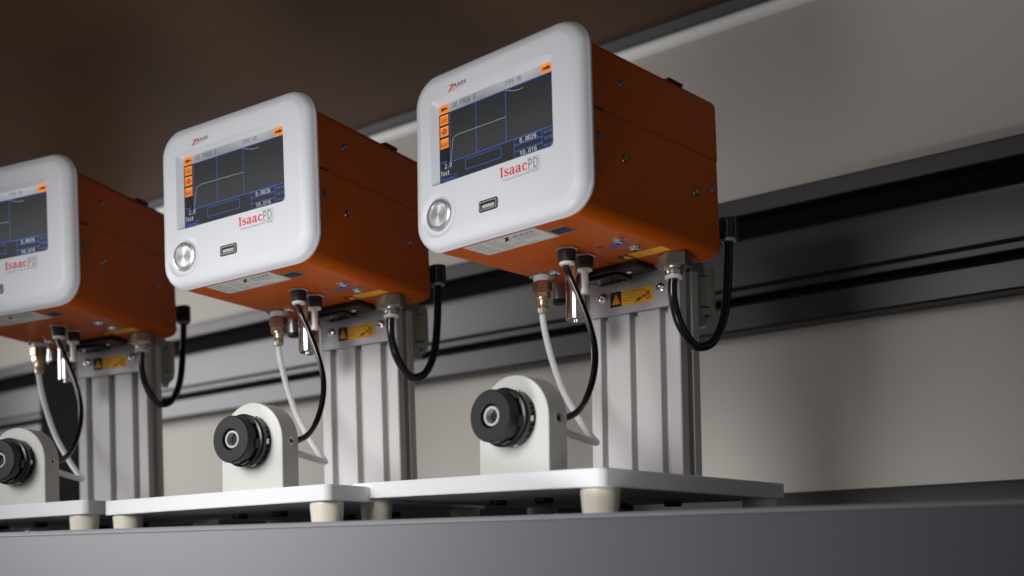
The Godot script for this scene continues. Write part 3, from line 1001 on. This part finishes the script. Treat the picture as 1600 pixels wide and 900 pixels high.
	g.lathe([Vector2(0, 0), Vector2(9.4, 0.2), Vector2(9.8, 8.0), Vector2(9.8, 30.0), Vector2(8.6, 36.0), Vector2(4.0, 40.5), Vector2(3.2, 44.0), Vector2(0, 44.0)], 32, Transform3D(Basis(Vector3(1, 0, 0), Vector3(0, -1, 0), Vector3(0, 0, -1)), Vector3(27.0, 189.0, -206.0)))
	var fb := part("filter_bowl", g, M.bowl, u)
	g = Geo.new()
	g.box(Vector3(20.0, 181.0, -197.0), Vector3(35.0, 191.5, -179.7), 1.0)
	part("filter_mount", g, M.steel, fb)

	# --- tubes to the fixture
	g = Geo.new()
	g.tube([Vector3(11.0, 170.5, -63), Vector3(12.6, 166, -63), Vector3(15.2, 160.5, -63), Vector3(20.2, 147.2, -65), Vector3(27.9, 126.8, -66), Vector3(33.1, 108.8, -64), Vector3(35.8, 91, -57.5), Vector3(40.2, 74.5, -43), Vector3(48.6, 63.5, -21), Vector3(53.2, 57.2, 1.2)], 2.15, 14, 7)
	part("black_tube", g, M.hose, u)
	g = Geo.new()
	g.tube([Vector3(-44.5, 154, -108), Vector3(-44.3, 149, -108), Vector3(-42.2, 137.9, -108), Vector3(-35.1, 117.9, -106), Vector3(-20.7, 92.5, -100), Vector3(0.2, 69.4, -90), Vector3(17.3, 55.5, -80), Vector3(24.0, 51.6, -75), Vector3(27.6, 50.2, -69.5), Vector3(40.0, 50.2, -36), Vector3(51.0, 52, 1.2)], 2.35, 14, 7)
	part("clear_tube", g, M.clear_tube, u)
	return u


# ---------------------------------------------------------------- materials
func materials() -> void:
	var peel := noise_tex(11, 0.16, 0.2, 0.8, 256, false, true, 2.0)
	var rough := noise_tex(12, 0.05, 0.35, 0.75)
	var satin := noise_tex(14, 0.5, 0.42, 0.72, 256, true)
	var streak := noise_tex(13, 0.5, 0.25, 0.6, 256, true)
	M.bezel = mat(Color(0.81, 0.815, 0.83), 0.42)
	M.bezel.normal_enabled = true
	M.bezel.normal_texture = peel
	M.bezel.normal_scale = 0.12
	triplanar(M.bezel, 28.0)
	M.recess = mat(Color(0.80, 0.805, 0.83), 0.38)
	M.orange = mat(Color(0.68, 0.30, 0.015), 0.42, 0.0, 0.28)
	M.orange.normal_enabled = true
	M.orange.normal_texture = peel
	M.orange.normal_scale = 0.25
	triplanar(M.orange, 26.0)
	M.plate = mat(Color(0.90, 0.90, 0.91), 0.5)
	M.plate.normal_enabled = true
	M.plate.normal_texture = peel
	M.plate.normal_scale = 0.35
	triplanar(M.plate, 22.0)
	M.block = mat(Color(0.80, 0.80, 0.78), 0.45)
	M.block.normal_enabled = true
	M.block.normal_texture = peel
	M.block.normal_scale = 0.15
	triplanar(M.block, 30.0)
	M.foot = mat(Color(0.86, 0.83, 0.76), 0.7)
	M.foot.roughness_texture = rough
	triplanar(M.foot, 20.0)
	M.alu = mat(Color(0.76, 0.755, 0.75), 1.0, 0.12)
	M.alu.roughness_texture = satin
	triplanar(M.alu, 12.0)
	M.alu_plate = mat(Color(0.76, 0.76, 0.77), 1.0, 0.5)
	M.alu_plate.roughness_texture = streak
	triplanar(M.alu_plate, 14.0)
	M.black = mat(Color(0.035, 0.035, 0.037), 0.5)
	M.black_gloss = mat(Color(0.03, 0.03, 0.032), 0.25)
	M.anodised = mat(Color(0.04, 0.04, 0.044), 0.33, 0.0, 0.5)
	M.rubber = mat(Color(0.05, 0.052, 0.06), 0.5)
	M.hose = mat(Color(0.025, 0.025, 0.03), 0.2)
	M.chrome = mat(Color(0.86, 0.86, 0.87), 0.16, 1.0)
	M.polished = mat(Color(0.80, 0.79, 0.78), 0.14, 1.0)
	M.nickel = mat(Color(0.72, 0.69, 0.65), 0.25, 1.0)
	M.steel = mat(Color(0.70, 0.70, 0.70), 0.32, 0.9)
	M.shell = mat(Color(0.72, 0.72, 0.71), 0.3, 0.5)
	M.button_ring = mat(Color(0.84, 0.84, 0.85), 0.24, 0.8)
	M.ring = mat(Color(0.78, 0.78, 0.77), 0.35, 0.4)
	M.dark_steel = mat(Color(0.42, 0.42, 0.44), 0.3, 1.0)
	M.brushed = mat(Color(0.88, 0.88, 0.89), 0.42, 0.75)
	M.brushed.anisotropy_enabled = true
	M.brushed.anisotropy = 0.7
	M.copper = mat(Color(0.66, 0.54, 0.47), 0.28, 0.85)
	M.brass = mat(Color(0.76, 0.70, 0.60), 0.28, 0.85)
	M.white_plastic = mat(Color(0.86, 0.85, 0.83), 0.4)
	M.grey_plastic = mat(Color(0.45, 0.45, 0.46), 0.4)
	M.tongue = mat(Color(0.70, 0.68, 0.64), 0.3)
	M.red_print = mat(Color(0.80, 0.14, 0.20), 0.5)
	M.black_print = mat(Color(0.06, 0.06, 0.07), 0.5)
	M.grey_print = mat(Color(0.40, 0.40, 0.42), 0.5)
	M.silver_print = mat(Color(0.80, 0.80, 0.80), 0.5)
	M.blue_print = mat(Color(0.25, 0.30, 0.55), 0.4)
	M.purple = mat(Color(0.33, 0.28, 0.56), 0.35)
	M.clear_tube = mat(Color(0.88, 0.885, 0.90, 0.72), 0.35)
	M.clear_tube.transparency = BaseMaterial3D.TRANSPARENCY_ALPHA
	M.clear_tube.backlight_enabled = true
	M.clear_tube.backlight = Color(0.6, 0.6, 0.6)
	M.bowl = mat(Color.WHITE, 0.3)
	M.bowl.albedo_texture = textured(bowl_image())
	M.rating = mat(Color.WHITE, 0.4)
	M.rating.albedo_texture = textured(rating_image())
	M.warning = mat(Color.WHITE, 0.45)
	M.warning.albedo_texture = textured(warning_image())
	M.strip = mat(Color.WHITE, 0.45)
	M.strip.albedo_texture = textured(strip_image())
	M.screen = mat(Color(0.02, 0.02, 0.022), 0.35)
	M.screen.emission_enabled = true
	M.screen.emission = Color.BLACK
	M.screen.emission_texture = textured(screen_image())
	M.screen.emission_energy_multiplier = 0.95
	M.bench = mat(Color(0.335, 0.34, 0.36), 0.46)
	M.bench.normal_enabled = true
	M.bench.normal_texture = peel
	M.bench.normal_scale = 0.1
	triplanar(M.bench, 18.0)
	M.highlight = mat(Color(0.66, 0.66, 0.68), 0.35, 0.2)  # pale colour of the highlight painted along the bench edge
	M.wall = mat(Color(0.70, 0.675, 0.65), 0.75, 0.0, 0.3)
	triplanar(M.wall, 2.0)
	M.rail = mat(Color(0.27, 0.265, 0.27), 0.40, 0.8)
	M.charcoal = mat(Color(0.10, 0.10, 0.105), 0.55)
	M.matt_black = mat(Color(0.055, 0.055, 0.058), 0.85, 0.0, 0.15)
	M.board = mat(Color.WHITE, 0.5)
	M.board.albedo_texture = board_image()
	triplanar(M.board, 1.2)
	M.bead = mat(Color(0.96, 0.955, 0.94), 0.4)
	M.channel = mat(Color(0.36, 0.36, 0.37), 0.5)


func board_image() -> Texture2D:
	var f := FastNoiseLite.new()
	f.seed = 5
	f.frequency = 0.02
	f.fractal_octaves = 4
	var img := Image.create(512, 512, false, Image.FORMAT_RGB8)
	for y in 512:
		for x in 512:
			var s := f.get_noise_2d(x * 0.25, y * 4.0) * 0.5 + f.get_noise_2d(x * 0.8 + 300.0, y * 0.8) * 0.3
			img.set_pixel(x, y, Color(0.325, 0.205, 0.115).lerp(Color(0.36, 0.23, 0.13), clampf(0.5 + s, 0.0, 1.0)))
	return textured(img)


# ---------------------------------------------------------------- the place
const WALL_TURN := 0.1            # the wall's run, turned from the x axis
const WALL_T := -450.0            # its face, along its normal


func wall_x() -> Transform3D:     # (along the wall, up, towards the viewer), origin on the wall's face
	var d := Vector3(cos(WALL_TURN), 0, -sin(WALL_TURN))
	var n := Vector3(sin(WALL_TURN), 0, cos(WALL_TURN))
	return Transform3D(Basis(d, Vector3.UP, n), n * WALL_T)


func thing(called: String, g: Geo, m: Material, label: String, category: String) -> MeshInstance3D:
	var o := part(called, g, m, self)
	tag(o, label, category)
	return o


func along_wall(pf: Array, a: float, b: float) -> Geo:     # a profile (out from the wall, up) pushed along it
	var g := Geo.new()
	var x := wall_x()
	g.prism(PackedVector2Array(pf), a, b, x * Transform3D(Basis(Vector3(0, 0, 1), Vector3(0, 1, 0), Vector3(1, 0, 0)), Vector3.ZERO), 0.8)
	return g


func setting() -> void:
	var L := -2600.0
	var R := 900.0
	thing("wall", along_wall([Vector2(0, -60), Vector2(0, 476), Vector2(-20, 476), Vector2(-20, -60)], L, R), M.wall, "pale grey wall panel behind the testers, above and below the dark rail", "wall")
	thing("skirting", along_wall([Vector2(0.5, -2), Vector2(9, -2), Vector2(9, 27), Vector2(7.5, 29), Vector2(0.5, 29)], -140.0, R), M.charcoal, "dark skirting strip along the foot of the wall at the back of the bench", "skirting")
	var rl := [Vector2(0.5, 302), Vector2(26, 302), Vector2(28, 300), Vector2(28, 286), Vector2(27, 285), Vector2(6, 285), Vector2(6, 265), Vector2(21, 265), Vector2(22, 263), Vector2(20, 258), Vector2(18, 222), Vector2(24, 218), Vector2(26, 216), Vector2(26, 211), Vector2(25, 210), Vector2(8, 210), Vector2(8, 203), Vector2(26, 203), Vector2(28, 201), Vector2(28, 180), Vector2(26, 178), Vector2(0.5, 178)]
	var rail := thing("wall_rail", along_wall(rl, L, R), M.rail, "dark grey grooved metal rail running along the wall behind the testers", "rail")
	part("groove_shade", along_wall([Vector2(6.2, 266), Vector2(12, 266), Vector2(12, 284), Vector2(6.2, 284)], L, R), M.matt_black, rail)  # black strips paint the shade deep inside the rail's two grooves
	part("groove_shade", along_wall([Vector2(8.2, 204), Vector2(16, 204), Vector2(16, 209), Vector2(8.2, 209)], L, R), M.matt_black, rail)
	thing("dark_gap_strip", along_wall([Vector2(0.5, -2), Vector2(22, -2), Vector2(22, 44), Vector2(20, 46), Vector2(0.5, 46)], L, -141.0), M.matt_black, "added low black trunking along the wall's foot behind the base plates", "shade")  # black strip added to paint the dark gap under the base plates
	thing("top_moulding", along_wall([Vector2(-20, 477), Vector2(0.5, 477), Vector2(5, 478), Vector2(8, 481), Vector2(8.5, 485), Vector2(6, 489), Vector2(-20, 489)], L, R), M.bead, "pale rounded moulding along the top of the wall under the board", "moulding")
	thing("edge_channel", along_wall([Vector2(-20, 490), Vector2(14, 490), Vector2(14, 503), Vector2(-20, 503)], L, R), M.channel, "dark grey channel between the pale moulding and the brown board", "channel")
	thing("overhead_board", along_wall([Vector2(15, 498), Vector2(1400, 498), Vector2(1400, 522), Vector2(15, 522)], L, R), M.board, "brown overhead board, its underside seen above the testers", "shelf")
	var up := Geo.new()
	up.box(Vector3(-1087, -2, 30), Vector3(-985, 440, 60), 2.0, wall_x())
	thing("upright_post", up, M.matt_black, "charcoal upright post standing by the wall behind the leftmost tester", "post")
	# bench: front edge rounded, turned a little from the wall
	var e := Vector3(0.494, 0, -0.3101).normalized()
	var n := Vector3(0.3101, 0, 0.494).normalized()
	var o := Vector3(32.6, 0, 73.0)
	var g := Geo.new()
	var pr := PackedVector2Array()
	# eased edge: a narrow bevel between two small roundings
	pr.append_array([Vector2(-4.2, -2.0), Vector2(-3.4, -2.1), Vector2(-2.8, -2.4), Vector2(-0.7, -4.4), Vector2(-0.2, -5.0), Vector2(0, -5.9)])
	pr.append_array([Vector2(0, -420), Vector2(-1300, -420), Vector2(-1300, -2.0)])
	g.prism(pr, -1500.0, 1300.0, Transform3D(Basis(n, Vector3.UP, e), o), 0.8)
	var b := thing("bench", g, M.bench, "grey metal bench whose long front panel carries all three testers", "bench")
	b.set_meta("kind", "structure")
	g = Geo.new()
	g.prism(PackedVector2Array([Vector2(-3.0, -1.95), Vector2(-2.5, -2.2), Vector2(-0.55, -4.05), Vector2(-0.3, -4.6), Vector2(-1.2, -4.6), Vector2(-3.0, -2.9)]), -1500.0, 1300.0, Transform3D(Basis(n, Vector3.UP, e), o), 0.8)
	part("edge_highlight", g, M.highlight, b)  # pale strip paints a bright highlight along the bevel


func _ready() -> void:
	# camera: a lens shifted to the side, as the photograph's is
	var cam := Camera3D.new()
	cam.name = "camera"
	cam.projection = Camera3D.PROJECTION_FRUSTUM
	cam.near = 0.05
	cam.far = 30.0
	cam.size = 0.05 * 900.0 / 1859.586
	cam.frustum_offset = Vector2(257.24, 257.52) * 0.05 / 1859.586
	cam.position = Vector3(0.4924, -0.0287, 0.5753)
	cam.rotation = Vector3(0.0955, 0.8291, -0.0222)
	var at := CameraAttributesPhysical.new()
	at.frustum_focal_length = 60.0
	at.exposure_aperture = 60.0 / 7.4
	at.frustum_focus_distance = 0.815
	at.auto_exposure_enabled = false
	cam.attributes = at
	cam.projection = Camera3D.PROJECTION_FRUSTUM
	cam.near = 0.05
	cam.far = 30.0
	cam.size = 0.05 * 900.0 / 1859.586
	add_child(cam)
	cam.current = true
	var we := WorldEnvironment.new()
	we.name = "environment"
	var env := Environment.new()
	env.background_mode = Environment.BG_COLOR
	env.background_color = Color(0.43, 0.43, 0.435)
	env.background_energy_multiplier = 1.0
	env.tonemap_mode = Environment.TONE_MAPPER_LINEAR
	env.tonemap_exposure = 1.0
	env.sdfgi_enabled = true
	env.ssao_enabled = true
	env.ssil_enabled = true
	we.environment = env
	add_child(we)
	# studio key: a soft spot from the front left, centred on the middle tester
	var key := SpotLight3D.new()
	key.name = "key_lamp"
	key.light_energy = 1.9
	key.light_size = 0.28
	key.spot_range = 6.0
	key.spot_attenuation = 2.0
	key.spot_angle = 18.0
	key.spot_angle_attenuation = 1.0
	key.shadow_enabled = true
	add_child(key)
	key.look_at_from_position(Vector3(-0.05, 0.33, 0.95), Vector3(-0.145, 0.065, 0.04))
	# unseen fill added low before the bench to brighten the undersides
	var low := SpotLight3D.new()
	low.name = "low_fill"
	low.light_energy = 0.44
	low.light_size = 0.15
	low.spot_range = 6.0
	low.spot_attenuation = 2.0
	low.spot_angle = 32.0
	low.spot_angle_attenuation = 1.0
	low.shadow_enabled = true
	add_child(low)
	low.look_at_from_position(Vector3(0.10, -0.44, 0.62), Vector3(-0.06, 0.19, -0.05))

	# unseen wall wash, added at the left to brighten the wall
	var wash := SpotLight3D.new()
	wash.name = "left_wall_wash"
	wash.light_energy = 2.3
	wash.light_size = 0.5
	wash.spot_range = 8.0
	wash.spot_attenuation = 2.0
	wash.spot_angle = 42.0
	wash.spot_angle_attenuation = 1.0
	wash.shadow_enabled = true
	add_child(wash)
	wash.look_at_from_position(Vector3(-1.35, 0.20, 0.36), Vector3(-0.75, 0.09, -0.38))

	materials()
	setting()
	HEAD = Transform3D(Basis.from_euler(Vector3(-0.0101, 0.0, 0.0215)), Vector3.ZERO)
	var c := Vector3(0, 0.2515, -0.08)
	HEAD.origin = c - HEAD.basis * c + Vector3(0, 0.00245, 0)
	var grp := "leak testers standing in a row on the bench"
	var proto := make_tester()
	var spots := [[0.0, 0.0, 0.0, 0.0, -0.0135, -0.0213, "rightmost and nearest leak tester, its whole orange side against the bare wall"], [-0.1980, 0.0742, -0.0008, 0.2083, -0.0014, 0.0042, "middle leak tester, the brightest lit one, between the other two"], [-0.4240, 0.1585, -0.0008, 0.4191, 0.0063, 0.0152, "leftmost leak tester, out of focus and cut off by the frame's left edge"]]
	for i in 3:
		var t: Node3D = proto
		if i > 0:
			t = proto.duplicate()
			t.name = "leak_tester_%03d" % i
			add_child(t)
		var s = spots[i]
		var b := Basis.from_euler(Vector3(s[4], s[3], s[5]))
		var pv := Vector3(-0.03, 0, -0.08)
		t.transform = Transform3D(b, pv + Vector3(s[0], s[2], s[1]) - b * pv)
		tag(t, s[6], "leak tester", grp)
